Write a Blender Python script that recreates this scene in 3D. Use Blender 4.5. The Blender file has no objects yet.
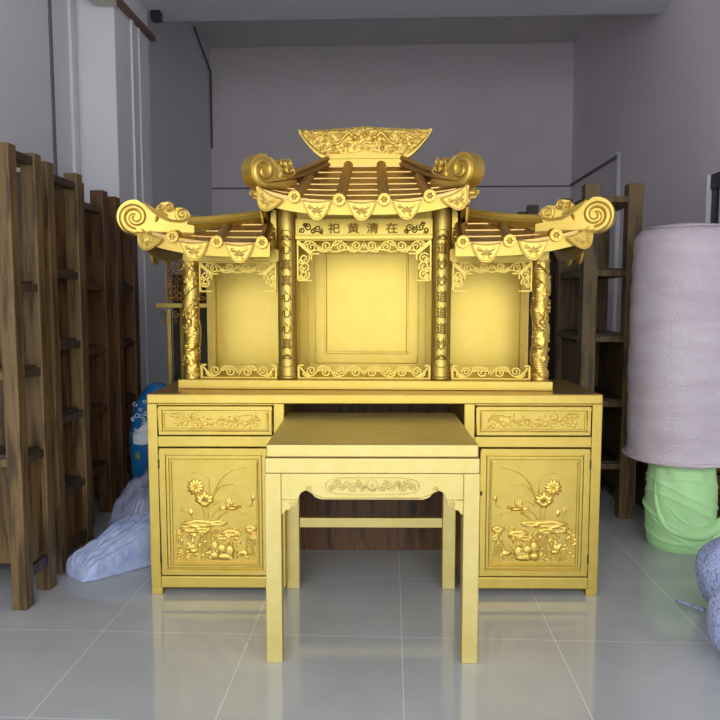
import bpy, math, random
from math import sin, cos, pi, radians, sqrt, atan2
from mathutils import Vector, Matrix, noise
random.seed(7)
S = bpy.context.scene
COL = S.collection

# ------------------------------------------------------------------ materials
def mat(name):
    m = bpy.data.materials.new(name); m.use_nodes = True
    nt = m.node_tree; b = nt.nodes['Principled BSDF']
    return m, nt, b
def N(nt, t, **k):
    n = nt.nodes.new(t)
    for a, v in k.items():
        if a in n.inputs.keys(): n.inputs[a].default_value = v
        else: setattr(n, a, v)
    return n
def coords(nt, scale, rot=(0,0,0)):
    tc = N(nt, 'ShaderNodeTexCoord'); mp = N(nt, 'ShaderNodeMapping')
    mp.inputs['Scale'].default_value = scale; mp.inputs['Rotation'].default_value = rot
    nt.links.new(tc.outputs['Object'], mp.inputs['Vector']); return mp.outputs['Vector']
def ramp(nt, fac, stops):
    r = N(nt, 'ShaderNodeValToRGB'); e = r.color_ramp.elements
    while len(e) < len(stops): e.new(0.5)
    for q, (p, c) in zip(e, stops): q.position = p; q.color = (*c, 1)
    nt.links.new(fac, r.inputs['Fac']); return r.outputs['Color']
def bump(nt, b, h, strength, dist):
    n = N(nt, 'ShaderNodeBump', Strength=strength, Distance=dist)
    nt.links.new(h, n.inputs['Height']); nt.links.new(n.outputs['Normal'], b.inputs['Normal'])
def noise_out(nt, vec, scale, detail=4, rough=.5):
    n = N(nt, 'ShaderNodeTexNoise', Scale=scale, Detail=detail, Roughness=rough)
    nt.links.new(vec, n.inputs['Vector']); return n.outputs['Fac']

def gold(name, c0, c1, rough, metal=.86, bs=.12, grain=(14, 14, 14)):
    m, nt, b = mat(name)
    v = coords(nt, grain)
    f = noise_out(nt, v, 1.0, 5, .6)
    nt.links.new(ramp(nt, f, [(.3, c0), (.7, c1)]), b.inputs['Base Color'])
    b.inputs['Metallic'].default_value = metal
    r = N(nt, 'ShaderNodeMapRange'); r.inputs['To Min'].default_value = rough - .05; r.inputs['To Max'].default_value = rough + .07
    nt.links.new(f, r.inputs['Value']); nt.links.new(r.outputs['Result'], b.inputs['Roughness'])
    bump(nt, b, noise_out(nt, coords(nt, (20, 20, 5)), 3.0, 3), bs, .0006)
    return m
GOLD = gold('gold_leaf_paint', (.60, .43, .085), (.68, .505, .125), .42, .90)
CARVE = gold('gold_carving_paint', (.74, .50, .10), (.82, .59, .15), .40, .93)
TABLEGOLD = gold('gold_table_paint', (.68, .545, .185), (.76, .63, .26), .52, .86)
ROOFG = gold('shaded_brown_gold', (.46, .29, .095), (.56, .37, .13), .36, .98)  # browner gold: dark ceiling reflection of upward faces put into the colour
GROOVE_SHADE = gold('groove_shade_gold', (.17, .095, .014), (.24, .14, .025), .45)  # dark gold that paints the shade of carved grooves onto raised letters
DARKM, nt, b = mat('dark_brass'); b.inputs['Base Color'].default_value = (.13, .08, .03, 1); b.inputs['Metallic'].default_value = .8; b.inputs['Roughness'].default_value = .4

def wood(name, a, c, d, rough=.5):
    m, nt, b = mat(name)
    v = coords(nt, (9, 9, .9))
    f1 = noise_out(nt, v, 2.2, 3, .55)
    w = N(nt, 'ShaderNodeMath', operation='MULTIPLY'); w.inputs[1].default_value = 16
    nt.links.new(f1, w.inputs[0])
    s = N(nt, 'ShaderNodeMath', operation='SINE'); nt.links.new(w.outputs[0], s.inputs[0])
    mr = N(nt, 'ShaderNodeMapRange'); mr.inputs['From Min'].default_value = -1
    nt.links.new(s.outputs[0], mr.inputs['Value'])
    f2 = noise_out(nt, coords(nt, (40, 40, 2.5)), 2.0, 5, .6)
    mx = N(nt, 'ShaderNodeMath', operation='MULTIPLY_ADD'); mx.inputs[1].default_value = .45
    nt.links.new(mr.outputs['Result'], mx.inputs[0])
    h = N(nt, 'ShaderNodeMath', operation='MULTIPLY'); h.inputs[1].default_value = .62
    nt.links.new(f2, h.inputs[0]); nt.links.new(h.outputs[0], mx.inputs[2])
    nt.links.new(ramp(nt, mx.outputs[0], [(.15, a), (.5, c), (.85, d)]), b.inputs['Base Color'])
    b.inputs['Roughness'].default_value = rough
    bump(nt, b, mx.outputs[0], .3, .003)
    return m
WOOD_OLIVE = wood('old_elm_wood', (.020, .010, .003), (.082, .045, .013), (.19, .115, .038))
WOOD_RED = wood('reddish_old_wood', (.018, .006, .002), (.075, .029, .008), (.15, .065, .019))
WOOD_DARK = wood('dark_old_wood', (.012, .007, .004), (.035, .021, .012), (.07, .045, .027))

def plaster(name, c, rough=.75, bs=.15, var=.05):
    m, nt, b = mat(name)
    f = noise_out(nt, coords(nt, (.5, .5, .5)), 1.6, 5, .6)
    nt.links.new(ramp(nt, f, [(.25, tuple(q * (1 - var) for q in c)), (.75, tuple(q * (1 + var) for q in c))]), b.inputs['Base Color'])
    b.inputs['Roughness'].default_value = rough
    bump(nt, b, noise_out(nt, coords(nt, (1, 1, 1)), 60, 3), bs, .002)
    return m
WALL = plaster('white_wall_panel', (.87, .81, .845))
WALLL = plaster('painted_left_wall', (.82, .82, .86))
CEIL = plaster('ceiling_paint', (.74, .71, .73))
TRIMW = plaster('white_trim_paint', (.80, .79, .82), .45, .05, .02)
DARKTRIM, nt, b = mat('dark_frame_aluminium'); b.inputs['Base Color'].default_value = (.05, .045, .05, 1); b.inputs['Roughness'].default_value = .4; b.inputs['Metallic'].default_value = .5
SEAM, nt, b = mat('grey_sealant'); b.inputs['Base Color'].default_value = (.16, .14, .16, 1); b.inputs['Roughness'].default_value = .7
REDBR, nt, b = mat('red_brown_rail'); b.inputs['Base Color'].default_value = (.20, .10, .08, 1); b.inputs['Roughness'].default_value = .5
BEIGE, nt, b = mat('beige_plastic'); b.inputs['Base Color'].default_value = (.62, .60, .50, 1); b.inputs['Roughness'].default_value = .5
BLACKP, nt, b = mat('black_plastic'); b.inputs['Base Color'].default_value = (.015, .015, .017, 1); b.inputs['Roughness'].default_value = .45
GLASSD, nt, b = mat('dim_glass'); b.inputs['Base Color'].default_value = (.10, .10, .09, 1); b.inputs['Roughness'].default_value = .08
b.inputs['Transmission Weight'].default_value = .3
CONC = plaster('outside_paving', (.42, .41, .40))

def tile_mat():
    m, nt, b = mat('polished_floor_tile')
    tc = N(nt, 'ShaderNodeTexCoord'); sp = N(nt, 'ShaderNodeSeparateXYZ'); nt.links.new(tc.outputs['Object'], sp.inputs[0])
    outs = []
    for ax, off in (('X', .045), ('Y', 2.745)):
        a = N(nt, 'ShaderNodeMath', operation='SUBTRACT'); a.inputs[1].default_value = off - 60
        nt.links.new(sp.outputs[ax], a.inputs[0])
        mo = N(nt, 'ShaderNodeMath', operation='PINGPONG'); mo.inputs[1].default_value = .3; nt.links.new(a.outputs[0], mo.inputs[0])
        outs.append(mo.outputs[0])
    mn = N(nt, 'ShaderNodeMath', operation='MINIMUM'); nt.links.new(outs[0], mn.inputs[0]); nt.links.new(outs[1], mn.inputs[1])
    lt = N(nt, 'ShaderNodeMath', operation='LESS_THAN'); lt.inputs[1].default_value = .0016; nt.links.new(mn.outputs[0], lt.inputs[0])
    f = noise_out(nt, coords(nt, (1, 1, 1)), 2.2, 7, .62)
    base = ramp(nt, f, [(.3, (.42, .435, .44)), (.7, (.50, .515, .52))])
    mx = N(nt, 'ShaderNodeMix', data_type='RGBA'); nt.links.new(lt.outputs[0], mx.inputs[0]); nt.links.new(base, mx.inputs[6])
    mx.inputs[7].default_value = (.74, .75, .76, 1)
    nt.links.new(mx.outputs[2], b.inputs['Base Color'])
    mr = N(nt, 'ShaderNodeMapRange'); mr.inputs['To Min'].default_value = .07; mr.inputs['To Max'].default_value = .13
    nt.links.new(noise_out(nt, coords(nt, (1, 1, 1)), 5, 4), mr.inputs['Value']); nt.links.new(mr.outputs['Result'], b.inputs['Roughness'])
    b.inputs['Specular IOR Level'].default_value = .62
    return m
TILE = tile_mat()

def wrap_mat():
    m, nt, b = mat('bubble_wrap_film')
    vo = N(nt, 'ShaderNodeTexVoronoi', Scale=95.0); nt.links.new(coords(nt, (1, 1, 1)), vo.inputs['Vector'])
    f = noise_out(nt, coords(nt, (2, 2, 7)), 1.4, 5, .6)
    nt.links.new(ramp(nt, f, [(.3, (.56, .47, .54)), (.7, (.70, .62, .68))]), b.inputs['Base Color'])
    b.inputs['Roughness'].default_value = .32; b.inputs['Subsurface Weight'].default_value = .15
    b.inputs['Subsurface Radius'].default_value = (.05, .05, .05)
    ad = N(nt, 'ShaderNodeMath', operation='MULTIPLY_ADD'); ad.inputs[1].default_value = 2.0
    nt.links.new(f, ad.inputs[0]); nt.links.new(vo.outputs['Distance'], ad.inputs[2])
    bump(nt, b, ad.outputs[0], .55, .006)
    return m
WRAP = wrap_mat()
def film_mat(name, c0, c1):
    m, nt, b = mat(name)
    f = noise_out(nt, coords(nt, (1, 1, 1)), 9, 6, .6)
    nt.links.new(ramp(nt, f, [(.3, c0), (.7, c1)]), b.inputs['Base Color'])
    b.inputs['Roughness'].default_value = .25; b.inputs['Alpha'].default_value = .78
    b.inputs['Transmission Weight'].default_value = .15
    bump(nt, b, noise_out(nt, coords(nt, (1, 1, 1)), 30, 5), .8, .012)
    return m
FILM = film_mat('clear_plastic_film', (.36, .43, .80), (.66, .74, .99))
FILM2 = film_mat('greyish_plastic_film', (.20, .21, .32), (.42, .45, .60))
def cloth_mat(name, c0, c1, sc=6, bs=.4, rough=.7):
    m, nt, b = mat(name)
    f = noise_out(nt, coords(nt, (1, 1, 1)), sc, 5, .6)
    nt.links.new(ramp(nt, f, [(.3, c0), (.7, c1)]), b.inputs['Base Color']); b.inputs['Roughness'].default_value = rough
    bump(nt, b, noise_out(nt, coords(nt, (1, 1, 1)), sc * 4, 4), bs, .006)
    return m
GREEN = cloth_mat('mint_green_cloth', (.46, .82, .36), (.56, .90, .44), 5, .15)
def foam_mat():
    m, nt, b = mat('speckled_blue_foam_net')
    vo = N(nt, 'ShaderNodeTexVoronoi', Scale=120.0); nt.links.new(coords(nt, (1, 1, .6)), vo.inputs['Vector'])
    nt.links.new(ramp(nt, vo.outputs['Distance'], [(.2, (.50, .58, .88)), (.6, (.42, .50, .80)), (.9, (.12, .15, .36))]), b.inputs['Base Color'])
    b.inputs['Roughness'].default_value = .7
    bump(nt, b, vo.outputs['Distance'], .5, -.006)
    return m
FOAM = foam_mat()
BLUEB = cloth_mat('blue_plastic_sack', (.006, .08, .24), (.012, .14, .36), 4, .5, .3)
WHITEP, nt, b = mat('white_print'); b.inputs['Base Color'].default_value = (.62, .66, .70, 1); b.inputs['Roughness'].default_value = .4
OLIVEP, nt, b = mat('olive_print'); b.inputs['Base Color'].default_value = (.15, .22, .08, 1); b.inputs['Roughness'].default_value = .4

# ------------------------------------------------------------------ mesh builder
class MB:
    def __init__(s): s.v = []; s.f = []
    def add(s, vs, fs, M=None):
        o = len(s.v)
        for p in vs:
            p = Vector(p); s.v.append(tuple(M @ p) if M else tuple(p))
        s.f += [tuple(i + o for i in f) for f in fs]
    def box(s, x0, x1, y0, y1, z0, z1, M=None):
        vs = [(x0,y0,z0),(x1,y0,z0),(x1,y1,z0),(x0,y1,z0),(x0,y0,z1),(x1,y0,z1),(x1,y1,z1),(x0,y1,z1)]
        s.add(vs, [(0,3,2,1),(4,5,6,7),(0,1,5,4),(1,2,6,5),(2,3,7,6),(3,0,4,7)], M)
    def ribbon(s, pts, r, M=None): s.tube(pts, r*1.35, 4, nrm=(0, 1, 0), ph=pi/4, M=M)   # flat-sawn strip in the xz plane
    def tube(s, pts, r, n=6, flat=1.0, nrm=None, M=None, cap=True, ph=0):
        pts = [Vector(p) for p in pts]; k = len(pts)
        rs = r if isinstance(r, (list, tuple)) else [r] * k
        vs = []; nrm = Vector(nrm) if nrm else None
        up = None
        for i, p in enumerate(pts):
            t = (pts[min(i+1, k-1)] - pts[max(i-1, 0)])
            if t.length < 1e-9: t = Vector((0,0,1))
            t.normalize()
            if nrm is not None: u = nrm.normalized()
            else:
                if up is None: up = Vector((0,0,1)) if abs(t.z) < .9 else Vector((1,0,0))
                u = up - t * up.dot(t)
                if u.length < 1e-6: u = t.orthogonal()
                u.normalize(); up = u
            w = t.cross(u); w.normalize()
            for j in range(n):
                a = 2 * pi * j / n + ph
                vs.append(p + w * (rs[i] * cos(a)) + u * (rs[i] * flat * sin(a)))
        fs = [(i*n+j, i*n+(j+1)%n, (i+1)*n+(j+1)%n, (i+1)*n+j) for i in range(k-1) for j in range(n)]
        if cap: fs += [tuple(range(n))[::-1], tuple((k-1)*n + j for j in range(n))]
        s.add(vs, fs, M)
    def lathe(s, prof, n=32, M=None, c=(0,0), ax='z'):
        vs = []
        for r, z in prof:
            for j in range(n):
                a = 2*pi*j/n
                if ax == 'z': vs.append((c[0] + r*cos(a), c[1] + r*sin(a), z))
                else: vs.append((c[0] + r*cos(a), z, c[1] + r*sin(a)))
        k = len(prof)
        fs = [(i*n+j, i*n+(j+1)%n, (i+1)*n+(j+1)%n, (i+1)*n+j) for i in range(k-1) for j in range(n)]
        fs += [tuple(range(n))[::-1], tuple((k-1)*n+j for j in range(n))]
        s.add(vs, fs, M)
    def prism(s, poly, y0, y1, M=None):            # polygon in xz, thick along y
        n = len(poly)
        vs = [(x, y0, z) for x, z in poly] + [(x, y1, z) for x, z in poly]
        fs = [tuple(range(n)), tuple(range(2*n-1, n-1, -1))]
        fs += [(i, n+i, n+(i+1)%n, (i+1)%n) for i in range(n)]
        s.add(vs, fs, M)
    def grid(s, fn, nu, nv, M=None, wrap=False):
        vs = [fn(i/nu, j/nv) for j in range(nv+1) for i in range(nu + (0 if wrap else 1))]
        w = nu if wrap else nu+1
        fs = []
        for j in range(nv):
            for i in range(nu):
                a = j*w + i; b2 = j*w + (i+1) % w
                fs.append((a, b2, b2+w, a+w))
        s.add(vs, fs, M)
    def petal(s, cx, cz, ang, L, W, h, y, M=None, n=5):   # raised pointed petal on plane y (front faces -y)
        d = Vector((cos(ang), 0, sin(ang))); p = Vector((-sin(ang), 0, cos(ang)))
        o = Vector((cx, y, cz)); vs = []; fs = []
        for i in range(n+1):
            t = i/n; w = W * sin(pi * min(1, t*.92 + .04)) ** .8 * .5
            for q in (-1, 0, 1):
                vs.append(o + d*(L*t) + p*(w*q) + Vector((0, -(h if q == 0 else 0) * sin(pi*(t*.8+.15)) - .0005, 0)))
        for i in range(n):
            for q in (0, 1):
                a = i*3+q; fs.append((a, a+1, a+4, a+3))
        s.add(vs, fs, M)
    def blob(s, c, r, M=None, n=8, m=5):
        vs = []; fs = []
        for i in range(m+1):
            ph = pi*i/m
            for j in range(n):
                a = 2*pi*j/n
                vs.append((c[0]+r[0]*sin(ph)*cos(a), c[1]+r[1]*cos(ph), c[2]+r[2]*sin(ph)*sin(a)))
        fs = [(i*n+j, i*n+(j+1)%n, (i+1)*n+(j+1)%n, (i+1)*n+j) for i in range(m) for j in range(n)]
        s.add(vs, fs, M)
    def build(s, name, m, parent=None, smooth=False, bevel=0, seg=2, loc=None, rotz=0, mods=None):
        me = bpy.data.meshes.new(name); me.from_pydata(s.v, [], s.f); me.update()
        import bmesh
        bm = bmesh.new(); bm.from_mesh(me); bmesh.ops.remove_doubles(bm, verts=bm.verts, dist=1e-6)
        bmesh.ops.recalc_face_normals(bm, faces=bm.faces); bm.to_mesh(me); bm.free()
        for p in me.polygons: p.use_smooth = smooth
        me.materials.append(m)
        o = bpy.data.objects.new(name, me); COL.objects.link(o)
        if parent: o.parent = parent
        if loc: o.location = loc
        o.rotation_euler.z = rotz
        if bevel:
            md = o.modifiers.new('bevel', 'BEVEL'); md.width = bevel; md.segments = seg; md.limit_method = 'ANGLE'; md.angle_limit = radians(40)
        return o
def empty(name, loc=(0,0,0), rz=0, parent=None):
    o = bpy.data.objects.new(name, None); COL.objects.link(o); o.location = loc; o.rotation_euler.z = rz
    o.empty_display_size = .1
    if parent: o.parent = parent
    return o
def tag(o, label, cat, group=None):
    o['label'] = label; o['category'] = cat
    if group: o['group'] = group
    return o
def struct(o): o['kind'] = 'structure'; return o
def bx(name, m, dims, parent=None, bevel=.003):
    b = MB(); b.box(*dims); return b.build(name, m, parent, bevel=bevel)
def shift(o, x=0, y=0, z=0):                       # a shared-mesh copy set elsewhere under the same parent
    c = o.copy(); COL.objects.link(c); c.location = (o.location.x+x, o.location.y+y, o.location.z+z); return c
def spiral(cx, cz, r0, r1, a0, turns, n=None, y=0):
    n = n or max(8, int(abs(turns)*14))
    return [(cx + (r0+(r1-r0)*i/n)*cos(a0+2*pi*turns*i/n), y, cz + (r0+(r1-r0)*i/n)*sin(a0+2*pi*turns*i/n)) for i in range(n+1)]
def curve(pts, n=10):                               # Catmull-Rom through 2D/3D points
    P = [Vector(p if len(p) == 3 else (p[0], 0, p[1])) for p in pts]
    P = [P[0]] + P + [P[-1]]; out = []
    for i in range(1, len(P)-2):
        for k in range(n):
            t = k/n; a, b2, c, d = P[i-1:i+3]
            out.append(.5*((2*b2) + (c-a)*t + (2*a-5*b2+4*c-d)*t*t + (3*b2-a-3*c+d)*t*t*t))
    out.append(P[-2]); return out
def glyphs(txt, size):                              # carved characters as plain mesh data (x, z)
    cu = bpy.data.curves.new('glyph', 'FONT'); cu.body = txt; cu.size = size; cu.extrude = .0022; cu.resolution_u = 2
    cu.align_x = 'CENTER'; cu.align_y = 'CENTER'; cu.offset = size*.022
    ob = bpy.data.objects.new('glyph', cu); COL.objects.link(ob)
    bpy.context.view_layer.update()
    dg = bpy.context.evaluated_depsgraph_get(); me = bpy.data.meshes.new_from_object(ob.evaluated_get(dg))
    vs = [(v.co.x, -v.co.z, v.co.y) for v in me.vertices]; fs = [tuple(p.vertices) for p in me.polygons]
    import bmesh
    bm = bmesh.new(); bv = [bm.verts.new(v) for v in vs]
    for f in fs:
        try: bm.faces.new([bv[i] for i in f])
        except ValueError: pass
    for i in range(-9, 10):
        bmesh.ops.bisect_plane(bm, geom=bm.verts[:]+bm.edges[:]+bm.faces[:], plane_co=(i*.0042, 0, 0), plane_no=(1, 0, 0), dist=1e-6)
    bm.verts.index_update(); vs = [tuple(v.co) for v in bm.verts]; fs = [tuple(v.index for v in f.verts) for f in bm.faces]; bm.free()
    zs = [v[2] for v in vs]
    if zs:
        m = (max(zs)+min(zs))/2; vs = [(a, b2, c-m) for a, b2, c in vs]
    bpy.data.objects.remove(ob); bpy.data.curves.remove(cu); bpy.data.meshes.remove(me)
    return vs, fs

# ------------------------------------------------------------------ the room
XL, XR, YB, YF, ZC = -2.16, 2.10, 8.70, -1.6, 4.27
struct(bx('floor', TILE, (XL, XR, YF, YB, -.05, 0), bevel=0))
struct(bx('ceiling', CEIL, (XL, XR, YF, YB, ZC, ZC+.1), bevel=0))
struct(bx('wall_left', WALLL, (XL-.1, XL, YF, YB, -.05, ZC+.1), bevel=0))
DY0, DY1, DZ = 3.5, 5.0, 2.14                      # opening of the side door in the right wall
w = MB(); w.box(XR, XR+.1, YF, DY0, -.05, ZC+.1); w.box(XR, XR+.1, DY1, YB, -.05, ZC+.1); w.box(XR, XR+.1, DY0, DY1, DZ, ZC+.1)
struct(w.build('wall_right', WALL))
struct(bx('wall_back', WALL, (XL-.1, XR+.1, YB, YB+.1, -.05, ZC+.1), bevel=0))
struct(bx('wall_front', WALL, (XL-.1, XR+.1, YF-.1, YF, 3.35, ZC+.1), bevel=0))
struct(bx('trim_1', WALLL, (XL, XR, 5.40, 5.95, 3.55, ZC), bevel=.004))           # cross beam
p = struct(bx('trim_2', WALLL, (XL, -1.89, 5.0, 5.70, 0, 3.55), bevel=.004))      # pilaster on the left wall
t = MB(); t.box(-1.89, -1.875, 5.30, 5.35, 0, 3.33); t.box(-1.89, -1.878, 5.46, 5.48, 0, 3.33); struct(t.build('trim_3', TRIMW))
struct(bx('trim_4', REDBR, (-1.89, -1.85, 4.9, 5.76, 3.33, 3.37)))                # shutter rail
struct(bx('trim_5', BEIGE, (-2.02, -1.86, 4.80, 4.98, 3.30, 3.52), bevel=.006))   # junction box
t = MB(); t.box(XL, XL+.012, 4.62, 4.635, 0, ZC); t.box(XL, XL+.03, 4.86, 4.92, 0, ZC); struct(t.build('trim_6', TRIMW))
struct(bx('trim_7', TRIMW, (XL, XL+.010, 4.64, 4.86, 0, ZC)))
struct(bx('trim_8', SEAM, (XL, XL+.0145, 4.60, 4.62, 0, ZC), bevel=0))
struct(bx('trim_9', SEAM, (XL, XR, YB-.012, YB, 2.63, 2.645), bevel=0))
struct(bx('trim_10', SEAM, (XR-.012, XR, 6.95, YB, 2.63, 2.66), bevel=0))
t = MB(); t.tube([(XR-.03, 6.80, 0), (XR-.03, 6.80, 2.66)], .022, 10); struct(t.build('trim_11', TRIMW, smooth=True))
t = MB(); t.tube(curve([(-2.15, 8.0, 4.25), (-2.14, 8.3, 4.12), (-2.14, 8.6, 4.0), (-2.14, 8.66, 3.9), (-2.14, 8.66, 3.1)]), .012, 6); struct(t.build('trim_12', SEAM, smooth=True))
struct(bx('trim_13', BLACKP, (-1.87, -1.80, 5.70, 5.78, 3.48, 3.55)))
# side door of the right wall
d = struct(empty('door_1', (XR, DY1, 0)))
f = MB(); f.box(-.03, .06, -.09, 0, 0, DZ+.0); f.box(-.03, .06, -1.50, -1.41, 0, DZ); f.build('door_frame', TRIMW, d, bevel=.004)
f = MB(); f.box(-.01, .05, -1.37, -.09, DZ-.10, DZ); f.box(-.0, .04, -.16, -.09, 0, DZ-.1); f.box(0, .04, -.62, -.55, 0, DZ-.1); f.box(0, .04, -1.37, -1.31, 0, DZ-.1); f.box(0, .04, -1.31, -.16, 0, .12)
f.build('sash', DARKTRIM, d, bevel=.003)
f = MB(); f.box(-.02, .02, -.28, -.25, 0, DZ-.1); f.build('mullion', TRIMW, d, bevel=.003)
f = MB(); f.box(.015, .022, -1.31, -.16, .12, DZ-.1); f.build('pane', GLASSD, d)
struct(bx('trim_14', CONC, (-9, 9, -12, YF, -.08, -.02), bevel=0))               # paving outside the open shop front

# ------------------------------------------------------------------ altar group frame
A0 = Vector((-.075, 3.147, 0)); AR = radians(2.0)
def aw(x, y, z=0):
    return (A0.x + x*cos(AR) - y*sin(AR), A0.y + x*sin(AR) + y*cos(AR), z)

# ---- relief carving helpers
def lotus(mb, x, z, s, y, n=9):
    for k in range(n): mb.petal(x, z, 2*pi*k/n + .2, s, s*.55, s*.26, y)
    for k in range(6): mb.petal(x, z, 2*pi*k/6, s*.6, s*.4, s*.40, y)
    mb.blob((x, y, z), (s*.22, s*.42, s*.22))
def halflotus(mb, x, z, s, y):
    for k in range(7):
        a = pi*(.02 + .96*k/6); mb.petal(x, z, a, s*(1 if k % 2 else .85), s*.5, s*.3, y)
    for k in range(4): mb.petal(x, z, -pi*(.15+.7*k/3), s*.6, s*.4, s*.22, y)
def pad(mb, x, z, rx, rz, y, h=.006, n=18):
    vs = [(x, y-h*1.3, z)]
    for j, q in enumerate((.45, .8, 1.0)):
        for i in range(n):
            a = 2*pi*i/n; k = 1 + .09*sin(5*a + x*90)
            vs.append((x + rx*q*k*cos(a), y - h*(.55, 1.25, 0)[j] - (.0018 if i % 2 else 0)*(j < 2), z + rz*q*k*sin(a)))
    fs = [(0, 1+i, 1+(i+1) % n) for i in range(n)]
    for j in range(2): fs += [(1+j*n+i, 1+j*n+(i+1) % n, 1+(j+1)*n+(i+1) % n, 1+(j+1)*n+i) for i in range(n)]
    mb.add(vs, fs)
    mb.tube([(x+rx*cos(2*pi*i/24)*1.0, y-.001, z+rz*sin(2*pi*i/24)) for i in range(25)], .0022, 5)
def reed(mb, pts, y, r0=.004, r1=.0012):
    c = curve(pts, 7); c = [Vector((p.x, y-.001, p.z)) for p in c]; k = len(c)
    mb.tube(c, [r0+(r1-r0)*i/(k-1) for i in range(k)], 5)
def bird(mb, x, z, s, sgn, y):
    mb.blob((x, y-.002, z), (s*.5, s*.20, s*.17))
    mb.blob((x-sgn*s*.5, y-.002, z+s*.10), (s*.16, s*.16, s*.13))
    mb.petal(x-sgn*s*.6, z+s*.1, pi if sgn > 0 else 0, s*.5, s*.1, s*.06, y)
    for a, L in ((1.9, .75), (1.6, .85), (1.3, .7), (2.3, .5)):
        aa = a if sgn < 0 else pi - a
        mb.petal(x+sgn*s*.1, z, aa, s*L, s*.24, s*.14, y)
    for a in (-.15, .05, .25): mb.petal(x+sgn*s*.35, z-s*.02, a if sgn > 0 else pi-a, s*.6, s*.16, s*.08, y)

def door_relief(y, x0, x1, z0, z1, mir):
    mb = MB()
    def T(p):
        u = (p[0]-262.5)/217.5; u = -u if mir else u
        return ((x0+x1)/2 + u*(x1-x0)/2, z1 - (p[1]-15)/500*(z1-z0))
    sg = -1 if mir else 1
    K = (x1-x0)/435
    R = lambda pts, a=.0042, b2=.0014: reed(mb, [T(p) for p in pts], y, a, b2)
    R([(275,200),(240,125),(180,70),(90,45)]); R([(272,185),(225,140),(160,128)]); R([(290,190),(292,110),(330,80),(382,74)]); R([(268,230),(230,212),(195,222)])
    R([(300,300),(296,250),(312,215)]); R([(318,300),(325,250),(350,170)], .0035, .003); R([(405,320),(415,290),(425,255)], .0032, .0026); R([(380,320),(384,300),(386,275)], .0032, .0026)
    R([(66,210),(72,236),(150,243)], .003, .0025); R([(90,275),(130,268),(165,255)], .005, .0012); R([(195,265),(235,290),(262,318)], .005, .002); R([(200,258),(250,262),(285,300)], .0045, .002)
    for x, z, s in ((361,143,48),):
        a = T((x, z)); lotus(mb, a[0], a[1], s*K, y, 11)
    a = T((315,212)); halflotus(mb, a[0], a[1], 62*K, y)
    a = T((64,205)); mb.petal(a[0], a[1]-.006, pi/2+.2*sg, 38*K, 24*K, .007, y)
    a = T((386,282)); mb.petal(a[0], a[1]-.004, pi/2-.2*sg, 40*K, 26*K, .007, y)
    a = T((427,250)); lotus(mb, a[0], a[1], 19*K, y, 5)
    a = T((172,246)); bird(mb, a[0], a[1], 74*K, sg, y)
    for x, z, rx, rz in ((250,322,55,17),(345,325,95,24),(390,350,62,26),(182,372,55,22),(222,392,50,16),(75,350,34,20),(60,392,26,14),(330,358,46,16)):
        a = T((x, z)); pad(mb, a[0], a[1], rx*K, rz*K, y)
    for x in (290, 302, 316, 330): R([(x,335),(x-4,400),(x+6,470),(x+2,500)], .0032, .0028)
    for x in (60, 72, 95): R([(x,390),(x+4,430),(x-2,480)], .003, .0026)
    R([(330,370),(350,420),(372,470)], .005, .003); R([(460,370),(462,430),(430,500)], .005, .002); R([(440,370),(440,430),(425,490)], .004, .002)
    for x, z, w, h in ((190,462,30,36),(232,452,32,30),(270,440,26,38),(215,490,50,20),(272,485,30,24),(120,470,34,18)):
        a = T((x, z)); mb.blob((a[0], y, a[1]), (w*K, .006, h*K), n=10)
        mb.tube([(a[0]+w*K*.95*cos(q*.35), y-.004, a[1]+h*K*.95*sin(q*.35)) for q in range(11)], .0022, 5)
    a = T((380,460)); mb.blob((a[0], y, a[1]), (30*K, .010, 15*K)); mb.petal(a[0], a[1], .9*sg if sg > 0 else pi-.9, 52*K, 30*K, .008, y); mb.petal(a[0], a[1], 1.6, 40*K, 20*K, .008, y)
    for z in (478, 492, 505):
        for x in (60, 130, 330, 420): R([(x-34, z+3),(x-14,z-4),(x+6,z+4),(x+32,z-3)], .0022, .0018)
    for i in range(70):
        a = T((random.uniform(55,470), random.uniform(355,503))); mb.petal(a[0], a[1], random.uniform(0, pi), random.uniform(20,44)*K, 14*K, .008, y)
    for i in range(22):
        a = T((random.uniform(60,460), random.uniform(365,495))); mb.tube(spiral(a[0], a[1], random.uniform(9,17)*K, 3*K, random.uniform(0,6), random.choice((-1.2,1.2)), y=y-.003), .0024, 5)
    return mb
def drawer_relief(y, x0, x1, z0, z1, mir):
    mb = MB()
    def T(p):
        u = p[0]; u = -u if mir else u
        return ((x0+x1)/2 + u*(x1-x0)/2, z0 + p[1]*(z1-z0))
    h = z1-z0
    for pts in ([(-.85,.7),(-.55,.35),(-.2,.55),(.1,.3),(.4,.5),(.8,.25)], [(-.6,.15),(-.3,.4),(0,.2),(.35,.3),(.9,.75)], [(-.9,.45),(-.7,.8),(-.45,.7)], [(.55,.5),(.7,.9),(.9,.85)]):
        reed(mb, [T(p) for p in pts], y, .003, .002)
    for u, v, s in ((-.42,.62,.20),(.42,.72,.25),(.72,.72,.16),(-.75,.6,.15),(.25,.3,.18)):
        a = T((u, v)); lotus(mb, a[0], a[1], s*h, y, 8)
    for u in (-.12, .12):
        a = T((u, .55)); bird(mb, a[0], a[1], .30*h, 1 if u > 0 else -1, y)
    for i in range(46):
        u = random.uniform(-.9, .9); a = T((u, random.uniform(.12, .8 if abs(u) > .2 else .4))); mb.petal(a[0], a[1], random.uniform(0, 2*pi), .18*h, .08*h, .005, y)
    for i in range(9):
        a = T((-.8+.2*i, .22+.12*(i % 2))); pad(mb, a[0], a[1], .13*h, .10*h, y, .005, 10)
    return mb

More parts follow.
